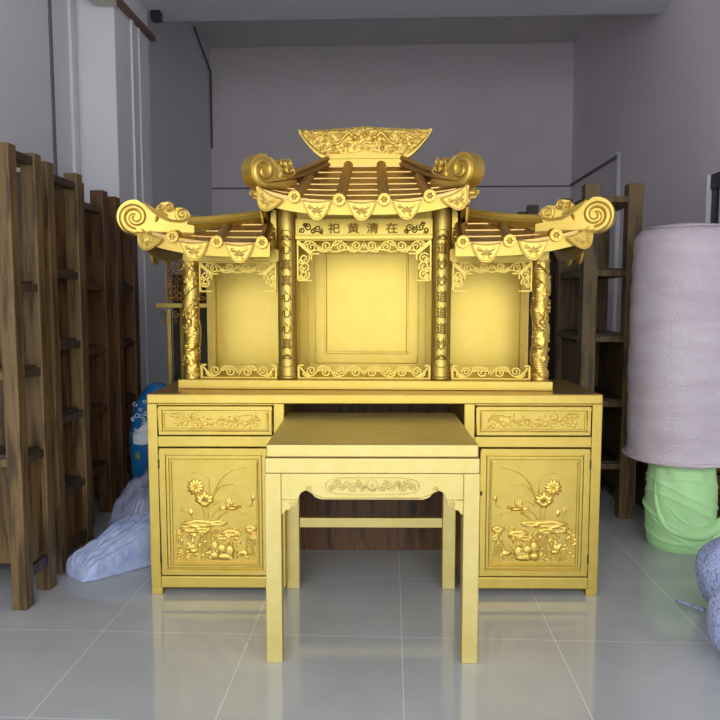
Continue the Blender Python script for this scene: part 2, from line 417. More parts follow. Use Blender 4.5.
# ------------------------------------------------------------------ altar cabinet
cab = empty('altar_cabinet', aw(0, 0), AR)
tag(cab, 'long gold altar cabinet with carved lotus doors and two drawers, under the roofed shrine', 'cabinet')
W, D, H = 1.006, .60, .912
def framed(mb, x0, x1, z0, z1, w, y0, y1):        # rectangular frame
    mb.box(x0, x1, y0, y1, z1-w, z1); mb.box(x0, x1, y0, y1, z0, z0+w)
    mb.box(x0, x0+w, y0, y1, z0+w, z1-w); mb.box(x1-w, x1, y0, y1, z0+w, z1-w)
b = MB(); b.box(-W, W, 0, D, .870, H-.0012); wt = b.build('worktop', GOLD, cab, bevel=.004)
b = MB(); b.box(-W+.004, W-.004, .004, D-.004, H-.0012, H); b.build('top_shade_sheet', ROOFG, wt)  # thin added sheet, darkens the worktop's upper face by colour
for sg in (-1, 1):
    X = lambda a, c: (sg*a, sg*c) if sg > 0 else (-c, -a)
    b = MB()
    b.box(*X(.962, W), 0, .05, 0.03, .87); b.box(*X(.398, .445), 0, .05, .03, .87); b.box(*X(.445, .962), .001, .05, .676, .724)
    b.box(*X(.445, .962), .001, .05, .030, .082)
    b.box(*X(.985, W-.001), .05, D-.03, .03, .87); b.box(*X(.40, .42), .05, D-.03, .03, .87); b.box(*X(.42, .985), .05, D-.03, .03, .05); b.box(*X(.42, .985), D-.05, D-.03, .05, .87)
    b.box(*X(.445, .962), .001, .05, .862, .87)
    b.build('carcass', GOLD, cab, bevel=.003)
    for a in (.955, .40):
        for y in (0, D-.05):
            if a == .40 and y == 0: continue
            l = MB(); l.box(*X(a, a+.05), y+.0005, y+.05, 0, .03); l.build('leg', GOLD, cab, bevel=.002)
    # drawer
    dr = MB(); x0, x1 = X(.452, .956); framed(dr, x0, x1, .730, .859, .016, -.004, .02)
    framed(dr, x0+.019, x1-.019, .749, .840, .007, .0, .02); dr.box(x0, x1, .008, .3, .731, .858)
    dro = dr.build('drawer', GOLD, cab, bevel=.0025)
    drawer_relief(.008, x0+.03, x1-.03, .757, .832, sg < 0).build('drawer_carving', CARVE, dro, smooth=True)
    # door
    x0, x1 = X(.474, .956); z0, z1 = .088, .670
    dd = MB(); framed(dd, x0, x1, z0, z1, .026, -.002, .022)
    framed(dd, x0+.030, x1-.030, z0+.034, z1-.034, .010, .002, .022); framed(dd, x0+.046, x1-.046, z0+.050, z1-.050, .006, -.001, .02)
    dd.box(x0, x1, .010, .022, z0, z1)
    do = dd.build('door', GOLD, cab, bevel=.0025)
    door_relief(.010, x0+.055, x1-.055, z0+.060, z1-.060, sg < 0).build('door_carving', CARVE, do, smooth=True)
    k = MB(); xx = sg*.462
    k.lathe([(.0105, .0), (.0105, -.004), (.006, -.006), (.006, -.012), (.009, -.015), (.007, -.020), (0.001, -.021)], 14, c=(xx+sg*.010, .47), ax='y')
    k.build('door_lock', DARKM, do, smooth=True)
    for z in (.17, .60):
        h = MB(); h.tube([(sg*.959, -.003, z-.02), (sg*.959, -.003, z+.02)], .004, 8); h.build('hinge', DARKM, do)
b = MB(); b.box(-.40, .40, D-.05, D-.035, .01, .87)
b.build('kneehole_back', WOOD_RED, cab)  # unlit gold panel: shade of the kneehole put into this dark wood colour
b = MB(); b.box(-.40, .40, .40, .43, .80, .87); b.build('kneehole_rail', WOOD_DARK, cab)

# ------------------------------------------------------------------ front table
tb = empty('offering_table', aw(-.013, -.612), AR)
tag(tb, 'square gold offering table with carved apron standing in front of the altar cabinet', 'table')
TW, TD = .387, .735
b = MB(); b.box(-.381, .381, .003, TD-.003, .767, .813)
o = b.build('tabletop', TABLEGOLD, tb, bevel=.005)
b = MB(); framed(b, 0, 0, 0, 0, 0, 0, 0) if False else None
b.box(-TW+.002, TW-.002, .002, .03, .709, .764); b.box(-TW+.002, TW-.002, TD-.03, TD-.002, .709, .764)
b.box(-TW+.002, -TW+.03, .03, TD-.03, .709, .764); b.box(TW-.03, TW-.002, .03, TD-.03, .709, .764)
b.build('frame', TABLEGOLD, tb, bevel=.003)
lg = MB(); lg.box(-.0295, .0295, -.0295, .0295, 0, .708); first = lg.build('leg', TABLEGOLD, tb, bevel=.003, loc=(-TW+.0295, .0295, 0))
shift(first, x=2*TW-.059); shift(first, y=TD-.059); shift(first, x=2*TW-.059, y=TD-.059)
def apron(y, front=True):
    half = [(-.328, .707), (-.328, .556), (-.318, .560), (-.312, .572), (-.300, .574), (-.290, .584), (-.278, .586), (-.266, .612), (-.262, .628), (-.252, .640), (-.240, .645), (-.228, .640), (-.216, .632), (-.208, .622), (-.196, .616), (-.180, .612)]
    poly = half + [(-x, z) for x, z in half[::-1]]
    a = MB(); a.prism(poly, y+.006, y+.024)
    o = a.build('apron', TABLEGOLD, tb, bevel=.0015)
    r = MB()
    for s2 in (-1, 1):
        for cx, cz, rr in ((.226, .653, .011), (.286, .598, .012)):
            pt = spiral(s2*cx, cz, rr, .002, -.5*pi, 1.4*s2, y=y+.005)
            r.tube(pt, .0022, 5)
        r.tube([(s2*.238, y+.005, .648), (s2*.205, y+.005, .630), (s2*.175, y+.005, .618)], .002, 5)
        r.tube([(s2*.262, y+.005, .612), (s2*.328, y+.005, .612)], .0018, 5)
    r.tube([(-.175, y+.005, .618), (.175, y+.005, .618)], .002, 5)
    r.tube([(.168*(abs(cos(t))**.5)*(1 if cos(t) >= 0 else -1), y+.005, .662+.031*(abs(sin(t))**.7)*(1 if sin(t) >= 0 else -1)) for t in [2*pi*i/48 for i in range(49)]], .0022, 5)
    lotus(r, 0, .664, .024, y+.006, 10)
    for s2 in (-1, 1):
        for i, (cx, cz, rr) in enumerate(((.035,.655,.012),(.052,.672,.012),(.070,.656,.014),(.090,.670,.012),(.108,.655,.012),(.125,.668,.015),(.146,.660,.012))):
            r.tube(spiral(s2*cx, cz, rr, .003, i*1.7, 1.3*s2*(1 if i % 2 else -1), y=y+.004), .0028, 5)
            for k in range(3): r.petal(s2*cx, cz, random.uniform(0, 6.3), rr*1.2, rr*.5, .005, y+.005)
    r.build('apron_carving', TABLEGOLD, o, smooth=True)
apron(0)
sr = MB(); sr.box(-.015, .015, .06, TD-.06, .60, .706)
for s2 in (-1, 1):
    c = sr.build('apron', TABLEGOLD, tb, loc=(s2*.365, 0, 0), bevel=.002)
ar = MB(); ar.box(-.328, .328, TD-.035, TD-.015, .60, .706); ar.build('apron', TABLEGOLD, tb, bevel=.002)
ar = MB(); ar.box(-.328, .328, TD-.045, TD-.015, .285, .330); ar.build('stretcher', TABLEGOLD, tb, bevel=.002)

# ------------------------------------------------------------------ shrine
SX, SY = -.045, .155
sh = empty('ancestral_shrine', aw(SX-.004, SY, H), AR-radians(2.2))
tag(sh, 'three-bay gold wooden shrine with tiered curled roofs standing on the long altar cabinet', 'shrine')
def Z(z): return z - H                               # heights below are above the floor
class SB(MB):                                        # shrine builder: z given above the floor
    def build(s, *a, **k):
        s.v = [(x, y, z-H) for x, y, z in s.v]; return MB.build(s, *a, **k)
SDP = .44
b = SB(); b.box(-.866, .866, 0, SDP, H+.0005, .955); b.box(-.862, .862, -.004, 0, H+.002, H+.010); base = b.build('base', GOLD, sh, bevel=.003)
# bronze seam bead along the foot of the base
CY = .085
# dragon columns
def dragon_col(x0, mir):
    b = SB(); z0, z1 = .956, 1.51
    def f(u, v):
        a = 2*pi*u*(1 if mir else -1); z = z0 + (z1-z0)*v
        def hel(ph, turns, wd):
            d2 = (a/(2*pi)*(-1 if not mir else 1) + turns*v + ph) % 1.0
            d2 = min(d2, 1-d2); return max(0, 1 - (d2/wd)**2)
        body = hel(0, 2.6, .17); 
        sc = .0022*abs(sin(v*150))*(body > .25)
        cl = noise.noise(Vector((cos(a)*1.6, sin(a)*1.6, z*34+x0))); cl2 = noise.noise(Vector((cos(a)*3.4, sin(a)*3.4, z*75)))
        r = .0345 + .0085*sqrt(body) + sc + (1-body)*(.006*abs(cl) + .004*max(0, cl2)) + .003*sin(v*pi*14)*(1-body)*.4
        if v < .02 or v > .985: r = .040
        return (x0 + r*cos(a), CY + r*sin(a), z)
    b.grid(f, 72, 200, wrap=True)
    o = b.build('dragon_column', CARVE, sh, smooth=True)
    c = SB(); rnd = random.Random(3 if mir else 5)
    for i in range(26):                              # curled clouds, whiskers and claws standing off the shaft
        a0 = rnd.uniform(-pi, 0); zc = .98 + .51*i/26; rr = rnd.uniform(.008, .014); tr = rnd.choice((-1.3, 1.3)); q = []
        for p in spiral(0, 0, rr, .003, rnd.uniform(0, 6), tr):
            aa = a0 + p[0]/.040; q.append((x0 + .0415*cos(aa), CY + .0415*sin(aa), zc + p[2]))
        c.tube(q, .0028, 5)
    for s2, zc in ((1, 1.30), (-1, 1.12)):           # claws
        for k in range(4):
            aa = -pi/2 + s2*.5 + k*.12; c.tube([(x0+.043*cos(aa), CY+.043*sin(aa), zc), (x0+.048*cos(aa+.06), CY+.048*sin(aa+.06), zc-.010), (x0+.043*cos(aa+.1), CY+.043*sin(aa+.1), zc-.022)], [.004, .003, .001], 6)
    c.blob((x0, CY-.045, 1.225), (.016, .014, .018)); c.blob((x0+.006, CY-.052, 1.21), (.010, .010, .010))
    for k in (-1, 1): c.tube(curve([(x0+k*.006, CY-.052, 1.235), (x0+k*.014, CY-.05, 1.255), (x0+k*.012, CY-.048, 1.27)], 5), .0025, 5)
    c.build('dragon_relief', CARVE, o, smooth=True)
dragon_col(-.82, False); dragon_col(.82, True)
# inscribed round columns
def ins_col(x0, txt):
    b = SB(); b.lathe([(.050, .9555), (.050, .967), (.0455, .972), (.0455, .974)] + [(.0455, .98+.02*i) for i in range(41)] + [(.0455, 1.80)], 48, c=(x0, CY)); o = b.build('inscribed_column', GOLD, sh, smooth=False)
    for p in o.data.polygons: p.use_smooth = abs(p.normal.z) < .5
    R = .0458
    def bend(vs, zc):
        return [(x0 + (R-v[1])*sin(v[0]/R), CY - (R-v[1])*cos(v[0]/R), v[2]+zc) for v in vs]
    b = SB(); z0, z1 = 1.500, 1.090
    for i, ch in enumerate(txt):
        vs, fs = glyphs(ch, .061); vs = [(x*.82, y, z*.92) for x, y, z in vs]
        b = SB(); b.add(bend(vs, 1.563 - i*.0735), fs); b.build('carved_character', GROOVE_SHADE, o)
    b = SB()
    def line(pts, r=.0018): b.tube(bend([(p[0], 0, p[1]) for p in pts], 0), r, 5)
    hw = .031
    arch = [(-hw, 1.04)] + [(-hw, 1.04+.58*i/12) for i in range(1, 13)] + [(hw*cos(pi-pi*i/10), 1.625+.022*sin(pi*i/10)) for i in range(11)] + [(hw, 1.62-.58*i/12) for i in range(12)] + [(hw*cos(pi*i/10), 1.035-.022*sin(pi*i/10)) for i in range(11)] + [(-hw, 1.04)]
    line(arch)
    for zc in (1.613, 1.062):
        for k in range(-1, 2):
            line([(p[0], p[2]) for p in spiral(k*.016, zc+(.004 if k == 0 else 0), .009, .002, k*2.0, 1.4)], .0022)
        line([(-.026, zc-.012), (-.01, zc-.008), (.01, zc-.012), (.026, zc-.008)], .0022)
    b.build('cartouche', GROOVE_SHADE, o, smooth=True)
ins_col(-.36, '心真真心心心真'); ins_col(.36, '道妙妙道道道妙')
# body behind: dividers, back boards
b = SB(); b.box(-.345, .345, .395, .41, .956, 1.75); b.box(-.815, -.345, .395, .41, .956, 1.56); b.box(.345, .815, .395, .41, .956, 1.56)
bk = b.build('back_panel', GOLD, sh)
b = SB(); framed(b, -.262, .262, 1.0, 1.62, .055, .384, .395); framed(b, -.214, .214, 1.048, 1.572, .010, .378, .39); b.build('back_moulding', GOLD, bk, bevel=.003)
for x in (-.345, .300):
    b = SB(); b.box(x, x+.045, .386, .395, .96, 1.74); b.build('back_moulding', GOLD, bk, bevel=.003)
for s2 in (-1, 1):
    b = SB(); x0, x1 = sorted((s2*.352, s2*.368)); b.box(x0, x1, CY+.045, .395, .956, 1.60); b.build('divider', GOLD, sh, bevel=.002)
    b = SB(); x0, x1 = sorted((s2*.775, s2*.815)); b.box(x0, x1, .345, .385, .956, 1.54); b.build('rear_post', GOLD, sh, bevel=.002)
    b = SB(); x0, x1 = sorted((s2*.41, s2*.775)); b.box(x0, x1, .388, .395, 1.50, 1.54); b.build('back_moulding', GOLD, bk, bevel=.002)
    b = SB(); b.box(x0, x1, .388, .395, .956, .99); b.build('back_moulding', GOLD, bk, bevel=.002)
b = SB(); b.box(-.35, .35, .095, .41, 1.70, 1.80); b.build('upper_frame', GOLD, sh)
b = SB(); b.box(-.35, .35, .10, .39, 1.618, 1.63); b.build('shading_soffit', GOLD, sh)  # unseen soffit added to darken the top of the back panel
for x0, x1 in ((-.77, -.37), (.37, .77)):
    b = SB(); b.box(x0, x1, .115, .385, 1.515, 1.525); b.build('shading_soffit', GOLD, sh)  # same added shading boards over the side bays
for s2 in (-1, 1):
    b = SB(); x0, x1 = sorted((s2*.395, s2*.85)); b.box(x0, x1, .06, .11, 1.505, 1.56); b.box(*sorted((s2*.80, s2*.85)), .11, .40, 1.505, 1.56); b.box(x0, x1, .37, .41, 1.54, 1.57); b.build('beam', GOLD, sh, bevel=.002)
    b = SB(); x0, x1 = sorted((s2*.405, s2*.43)); b.box(x0, x1, .05, .41, 1.50, 1.74); b.build('roof_wall', GOLD, sh)
# sign board
b = SB(); b.box(-.316, .316, .052, .07, 1.624, 1.70); b.box(-.316, .316, .042, .09, 1.606, 1.6235); framed(b, -.312, .312, 1.6245, 1.70, .005, .048, .052)
sg_ = b.build('sign_board', GOLD, sh, bevel=.001)
b = SB()
for i, ch in enumerate('祀黄清在'):
    vs, fs = glyphs(ch, .062); b = SB(); b.add([(x*.92 - .137 + .089*i, y+.050, z*.80 + 1.656) for x, y, z in vs], fs); b.build('carved_character', GROOVE_SHADE, sg_)
for s2 in (-1, 1):
    b = SB()
    for i, (cx, cz, rr) in enumerate(((.21,.655,.018),(.235,.645,.014),(.26,.660,.018),(.285,.645,.014),(.195,.640,.01),(.272,.672,.010))):
        b.tube(spiral(s2*cx, 1+cz, rr, .003, i*1.3, 1.4*s2, y=.050), .0032, 5)
    b.build('cloud_carving', GROOVE_SHADE, sg_, smooth=True)
# fretwork
def vine(b, xa, xb, zc, h, y, n, r=.0029, flip=1):
    xm = (xa+xb)/2; L = (xb-xa)/2; k = n//2; wd = L/k
    for m in (-1, 1):
        q = lambda u, z: (xm + m*u, y, zc + flip*z)
        for i in range(k):
            u0 = wd*(i+.5); up = 1 if i % 2 == 0 else -1; rr = min(h*.42, wd*.40)
            sp = [q(p[0], p[2]) for p in spiral(u0, up*h*.04, rr, rr*.22, -.5*pi*up, 1.45*up)]
            b.ribbon(sp, r)
            sp = [q(p[0], p[2]) for p in spiral(u0+wd*.44, -up*h*.20, rr*.48, rr*.12, .5*pi*up, -1.3*up)]
            b.ribbon(sp, r*.85)
            b.ribbon([q(p.x, p.z) for p in curve([(u0-wd*.48, up*h*.36), (u0-wd*.30, -up*h*.12), (u0, -up*h*.40), (u0+wd*.35, -up*h*.44), (u0+wd*.52, -up*h*.30)], 5)], r)
    b.blob((xm, y-.003, zc+flip*h*.30), (.008, .006, .009)); b.blob((xm, y, zc-flip*h*.30), (.005, .004, .010))
    b.ribbon([(xm, y, zc-h*.5), (xm, y, zc+h*.5)], .0025)
def fret_top(xa, xb, z1, h, drop, bw, n, nm):
    y = .075
    b = SB(); b.box(xa, xb, y-.008, y+.008, z1-.005, z1); vine(b, xa+.035, xb-.035, z1-h*.5-.004, h, y, n)
    # lower wavy edge
    b.ribbon([(xa+.05+(xb-xa-.1)*i/60, y, z1-h-.002 + .010*abs(sin(i/60*pi*n*.5))) for i in range(61)], .0028)
    o = b.build('top_fretwork', GOLD, sh, smooth=False)
    for s2, x in ((1, xa), (-1, xb)):
        b = SB(); L = sorted((x, x+s2*.007)); b.box(L[0], L[1], y-.009, y+.009, z1-drop, z1-.005)
        L = sorted((x, x+s2*bw)); b.box(L[0], L[1], y-.009, y+.009, z1-drop, z1-drop+.006)
        b.ribbon([(x+s2*.004, y-.002, z1-.010), (x+s2*bw*.98, y-.002, z1-bw*.95)], .0085)
        b.ribbon([(x+s2*bw*.96, y, z1-bw*.75), (x+s2*bw*.96, y, z1-bw*1.35)], .0035)
        b.ribbon([(x+s2*bw*.8, y, z1-bw*.93), (x+s2*bw*1.5, y, z1-bw*.93)], .0035)
        zc = z1-drop*.45; k = 0
        while zc > z1-drop+.012:
            b.ribbon(spiral(x+s2*bw*.48, zc, bw*.36, bw*.08, k*pi+.6, 1.4*s2*(1 if k % 2 else -1), y=y), .0032)
            b.ribbon(spiral(x+s2*bw*.28, zc-.012, bw*.20, bw*.05, k*pi, -1.2*s2, y=y), .0028); zc -= bw*.55; k += 1
        b.build('fretwork_bracket', GOLD, o)
fret_top(-.312, .312, 1.606, .055, .192, .070, 8, '')
fret_top(-.775, -.410, 1.504, .048, .140, .060, 4, ''); fret_top(.410, .775, 1.504, .048, .140, .060, 4, '')
def fret_bottom(xa, xb, n):
    y = .070; b = SB(); z0, z1 = .957, 1.024
    b.box(xa, xb, y-.008, y+.008, z0, z0+.006)
    for x, s2 in ((xa, 1), (xb, -1)):
        L = sorted((x, x+s2*.009)); b.box(L[0], L[1], y-.009, y+.009, z0, z1)
        L = sorted((x, x+s2*.028)); b.box(L[0], L[1], y-.009, y+.009, z1-.008, z1)
        b.ribbon(curve([(x+s2*.012, y, z1-.014), (x+s2*.03, y, z0+.03), (x+s2*.055, y, z0+.008)], 6), .004)
    vine(b, xa+.03, xb-.03, z0+.034, .056, y, n, .0031, -1)
    b.build('bottom_fretwork', GOLD, sh)
fret_bottom(-.312, .312, 8); fret_bottom(-.775, -.410, 4); fret_bottom(.410, .775, 4)

# ---- roofs
def medallion():
    b = MB(); b.lathe([(.0265, .03), (.0275, -.002), (.0265, -.006), (.0225, -.006), (.0215, -.0025), (.001, -.0025)], 22, ax='y')
    for k in range(6): b.petal(0, 0, k*pi/3, .017, .011, .004, -.0025)
    b.blob((0, -.003, 0), (.005, .005, .005))
    return b
def lappet(wd=.126, h=.080):
    b = MB(); pts = []
    n = 12
    for i in range(n+1):
        t = -1 + 2*i/n; pts.append((t*wd/2, -h*(1-abs(t)**2.3)**.95*(1 if abs(t) < 1 else 0)))
    poly = [(x, z) for x, z in pts] 
    top = [(t*wd/2, .004 - .010*(1-t*t)) for t in (1, .5, 0, -.5, -1)]
    b.prism(poly + top[1:-1], -.006, .004)
    rim = [(x*.93, -.007, z*.92) for x, z in pts]; b.tube(rim, .0022, 5)
    b.tube([(x, -.006, z) for x, z in top], .0035, 6)
    [b.petal(0, -h*.60, pi*(.08+.84*k/4), h*.34, h*.16, .0035, -.006) for k in range(5)]; [b.petal(s3*wd*.12, -h*.42, pi/2-s3*1.1, h*.3, h*.12, .003, -.006) for s3 in (-1, 1)]
    for s2 in (-1, 1):
        b.tube(spiral(s2*wd*.24, -h*.28, .012, .003, 0, 1.3*s2, y=-.007), .0024, 5)
        b.tube(spiral(s2*wd*.10, -h*.72, .007, .002, 0, -1.2*s2, y=-.007), .0020, 5)
    return b
ME_M = medallion(); ME_L = lappet()
def hip_scroll(parent, corner, dirxy, zc, R, length, slope, name='hip_scroll', th=.030):
    # plate standing along the hip; s = outwards, t = up; origin at spiral centre
    d = Vector((dirxy[0], dirxy[1], 0)).normalized(); nrm = Vector((d.y, -d.x, 0))
    M = Matrix(((d.x, nrm.x, 0, corner[0]), (d.y, nrm.y, 0, corner[1]), (0, 0, 1, zc - H), (0, 0, 0, 1)))
    b = MB()
    n = 40; prof = []
    for i in range(n): a = 2*pi*i/n; prof.append((R*cos(a), R*sin(a)))
    # body: circle + tail wedge
    tail = [(R*cos(a), R*sin(a)) for a in [radians(-90 + 190*i/22) for i in range(23)]]
    top = [(-R*1.05, R*.35), (-R*1.35, R*.05), (-length*.55, -R*.18), (-length*.8, -R*.25), (-length, -R*.35-slope*length), (-length, -R*.95-slope*length)]
    b.prism(tail + top, -th, th, M)
    crest = [(-R*.2, R*.1), (-R*.45, R*.80), (-R*.85, R*.62), (-R*1.2, R*.55), (-R*1.5, R*.92), (-R*1.95, R*1.0), (-R*2.25, R*.78), (-R*2.35, R*.5), (-length*.62, R*.42), (-length*.70, R*.66), (-length*.80, R*.70), (-length*.91, R*.52), (-length*.95, R*.2), (-length*.90, -R*.1), (-length*.86, -R*.5)]
    if length < .25: crest = [(a*.92, c*.95) for a, c in crest]
    b.prism(crest, -th*.45, th*.45, M)
    for q in (-1, 1):
        pts = spiral(0, 0, R*.80, R*.10, radians(-90), 1.5, 60, y=q*th)
        b.tube(pts, [R*.235*(1-.5*i/60) for i in range(61)], 12, M=M)
        b.tube([(p[0], q*th, p[2]) for p in curve([(0, -R*.90), (-length*.4, -R*.86), (-length, -R*.86-slope*length)], 8)], R*.10, 6, M=M)
        # leafy tendrils
        cs = ((-length*.79, R*.28, R*.36, 1), (-R*1.92, R*.66, R*.28, -1), (-R*1.45, R*.62, R*.2, 1), (-R*1.1, R*.35, R*.15, 1))
        for cx, cz, rr, sg2 in cs:
            b.tube(spiral(cx, cz, rr, rr*.15, -.5*pi*sg2, -1.6*sg2, y=q*th*.8), R*.075, 6, M=M)
        b.tube([(p[0], q*th*.9, p[2]) for p in curve([(-R*.5, R*.85), (-R*1.1, R*.3), (-length*.6, -R*.1), (-length*.85, -R*.05), (-length*.95, R*.25)], 8)], R*.09, 6, M=M)
        b.tube([(p[0], q*th*.9, p[2]) for p in curve([(-R*.7, R*.75), (-R*1.2, R*.45), (-length*.55, R*.15), (-length*.45, R*.45)], 8)], R*.06, 6, M=M)
        b.petal(-R*1.15, -R*.25, 1.9, R*.5, R*.22, .01 if q < 0 else -.01, q*th, M=M)
    for cx, cz, rr in ((-length*.79, R*.28, R*.40),):
        b.lathe([(.001, -th*.7), (rr*.9, -th*.7), (rr, -th*.4), (rr, th*.4), (rr*.9, th*.7), (.001, th*.7)], 20, M=M, c=(cx, cz), ax='y')
    o = b.build(name, CARVE, parent, smooth=True)
    md = o.modifiers.new('es', 'EDGE_SPLIT'); md.split_angle = radians(38)
    return o

def make_roof(name, outer, inner, ze, zr, up, nc, front_x, side_rolls, lap_x, upsides, label, conv=0):
    """outer / inner = (x0, x1, y0, y1) of the eave and of the crown; up(s) lifts the eave towards its corners"""
    ox0, ox1, oy0, oy1 = outer; ix0, ix1, iy0, iy1 = inner
    def rect(t): return tuple(a+(b2-a)*t for a, b2 in zip(outer, inner))
    def zt(t): return ze + (zr-ze)*(t*.85 + .15*t*t)
    def lift(x, y, t):
        l, r = upsides; x0, x1, y0, y1 = outer
        a = 0
        fx = max(0, (x - (x0+x1)/2)/((x1-x0)/2)) if r else 0
        fl = max(0, ((x0+x1)/2 - x)/((x1-x0)/2)) if l else 0
        if r and not l: fx = max(0, (x-x0)/(x1-x0))
        if l and not r: fl = max(0, (x1-x)/(x1-x0))
        fy = abs((y-(y0+y1)/2)/((y1-y0)/2))
        return up*(max(fx, fl)**3.2)*(fy**3)
    def P(t, k, m, dz=0):                              # k-th point round the ring
        x0, x1, y0, y1 = rect(t); s_ = k / m; q = int(s_*4) % 4; u = s_*4 - int(s_*4)
        x, y = ((x0+(x1-x0)*u, y0), (x1, y0+(y1-y0)*u), (x1+(x0-x1)*u, y1), (x0, y1+(y0-y1)*u))[q]
        return (x, y, zt(t) + lift(x, y, t) + dz)
    b = SB(); m = 64
    for j in range(nc):
        t0, t1 = j/nc, min(1, (j+1)/nc+.02); ring = [[P(t0, k, m, -.010) for k in range(m)], [P(t0, k, m, .006) for k in range(m)], [P(t1, k, m, .0) for k in range(m)], [P(t1, k, m, -.02) for k in range(m)]]
        vs = [p for r in ring for p in r]; fs = []
        for a in range(3):
            for k in range(m): fs.append((a*m+k, a*m+(k+1) % m, (a+1)*m+(k+1) % m, (a+1)*m+k))
        fs += [(3*m+k, 3*m+(k+1) % m, (k+1) % m, k) for k in range(m)]
        b.add(vs, fs)
    x0, x1, y0, y1 = rect(.98); b.box(x0, x1, y0, y1, zt(.95), zt(1)+.004)
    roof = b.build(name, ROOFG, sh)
    # fascia: a curved board hanging under the eave, front and sides
    b = SB()
    def strip(pts, h0, h1):
        n = len(pts); vs = []
        for (p, nn) in pts:
            for dz, oo in ((h0, 0), (h1, 0), (h1, -.014), (h0, -.014)): vs.append((p[0]+nn[0]*(oo), p[1]+nn[1]*(oo), p[2]+dz))
        fs = [(i*4+k, i*4+(k+1) % 4, (i+1)*4+(k+1) % 4, (i+1)*4+k) for i in range(n-1) for k in range(4)]
        fs += [(0, 1, 2, 3), ((n-1)*4+3, (n-1)*4+2, (n-1)*4+1, (n-1)*4)]
        b.add(vs, fs)
    g = 24
    strip([((ox0+(ox1-ox0)*i/g, oy0+.004, ze+lift(ox0+(ox1-ox0)*i/g, oy0, 0)), (0, -1)) for i in range(g+1)], -.058, -.008)
    if upsides[1]: strip([((ox1-.004, oy0+(oy1-oy0)*i/g, ze+lift(ox1, oy0+(oy1-oy0)*i/g, 0)), (1, 0)) for i in range(g+1)], -.058, -.008)
    if upsides[0]: strip([((ox0+.004, oy0+(oy1-oy0)*i/g, ze+lift(ox0, oy0+(oy1-oy0)*i/g, 0)), (-1, 0)) for i in range(g+1)], -.058, -.008)
    b.build('fascia', GOLD, roof, bevel=.002)
    # tile rolls on the front slope, each with its round end
    mesh_m = mesh_l = None
    for x in front_x:
        t_hip = 1.0
        for t in [i/40 for i in range(41)]:
            r0, r1, *_ = rect(t)
            if x*(1-conv*t) < r0+.012 or x*(1-conv*t) > r1-.012: t_hip = t; break
        k = max(4, int(18*t_hip)); b = SB()
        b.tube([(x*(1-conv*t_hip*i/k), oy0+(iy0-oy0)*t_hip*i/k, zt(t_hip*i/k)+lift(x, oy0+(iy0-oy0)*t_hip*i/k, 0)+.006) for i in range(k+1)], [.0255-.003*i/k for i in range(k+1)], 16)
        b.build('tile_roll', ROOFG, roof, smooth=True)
        o = ME_M_obj(roof, (x, oy0-.012, zt(0)+lift(x, oy0, 0)+.006), 0, 'm')
    for x in lap_x:
        tilt = 0
        if abs(x) > max(abs(ox0), abs(ox1)) - .07: tilt = 1
        o = ME_M_obj(roof, (x, oy0-.010, ze+lift(x, oy0, 0)-.004), 0, 'l')
        if tilt:
            s2 = 1 if x > 0 else -1; o.rotation_euler = (0, -s2*radians(28), s2*radians(8))
    # side slopes
    for s2, use, xo, xi in ((-1, upsides[0], ox0, ix0), (1, upsides[1], ox1, ix1)):
        if not use: continue
        ys = side_rolls
        for y in ys:
            b = SB(); k = 10; th = 1.0
            for t in [i/40 for i in range(41)]:
                _, _, a0, a1 = rect(t)
                if y < a0+.012 or y > a1-.012: th = t; break
            b.tube([(xo+(xi-xo)*th*i/k, y, zt(th*i/k)+lift(xo+(xi-xo)*th*i/k, y, 0)+.006) for i in range(k+1)], .021, 12)
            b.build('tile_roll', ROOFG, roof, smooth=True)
            ME_M_obj(roof, (xo+s2*.012, y, zt(0)+lift(xo, y, 0)+.006), s2*pi/2, 'm')
        for a, c in zip(ys[:-1], ys[1:]):
            y = (a+c)/2; ME_M_obj(roof, (xo+s2*.010, y, ze+lift(xo, y, 0)-.004), s2*pi/2, 'l')
    return roof, zt, lift, rect
_cache = {}
def ME_M_obj(parent, loc, rz, kind):
    l = (loc[0], loc[1], loc[2]-H)
    if kind not in _cache:
        src = ME_M if kind == 'm' else ME_L
        o = src.build('tile_end' if kind == 'm' else 'drip_tile', CARVE, parent, smooth=False, bevel=.001)
        _cache[kind] = o
    else:
        o = _cache[kind].copy(); COL.objects.link(o); o.parent = parent
    o.location = l; o.rotation_euler = (0, 0, rz); return o
roof, zt, lift, rect = make_roof('main_roof', (-.46, .46, -.14, .54), (-.175, .175, .17, .25), 1.752, 1.955, .062, 6,
    (-.292, -.097, .097, .292), (.0, .2, .4), (-.395, -.194, 0, .194, .395), (True, True), '', .2)
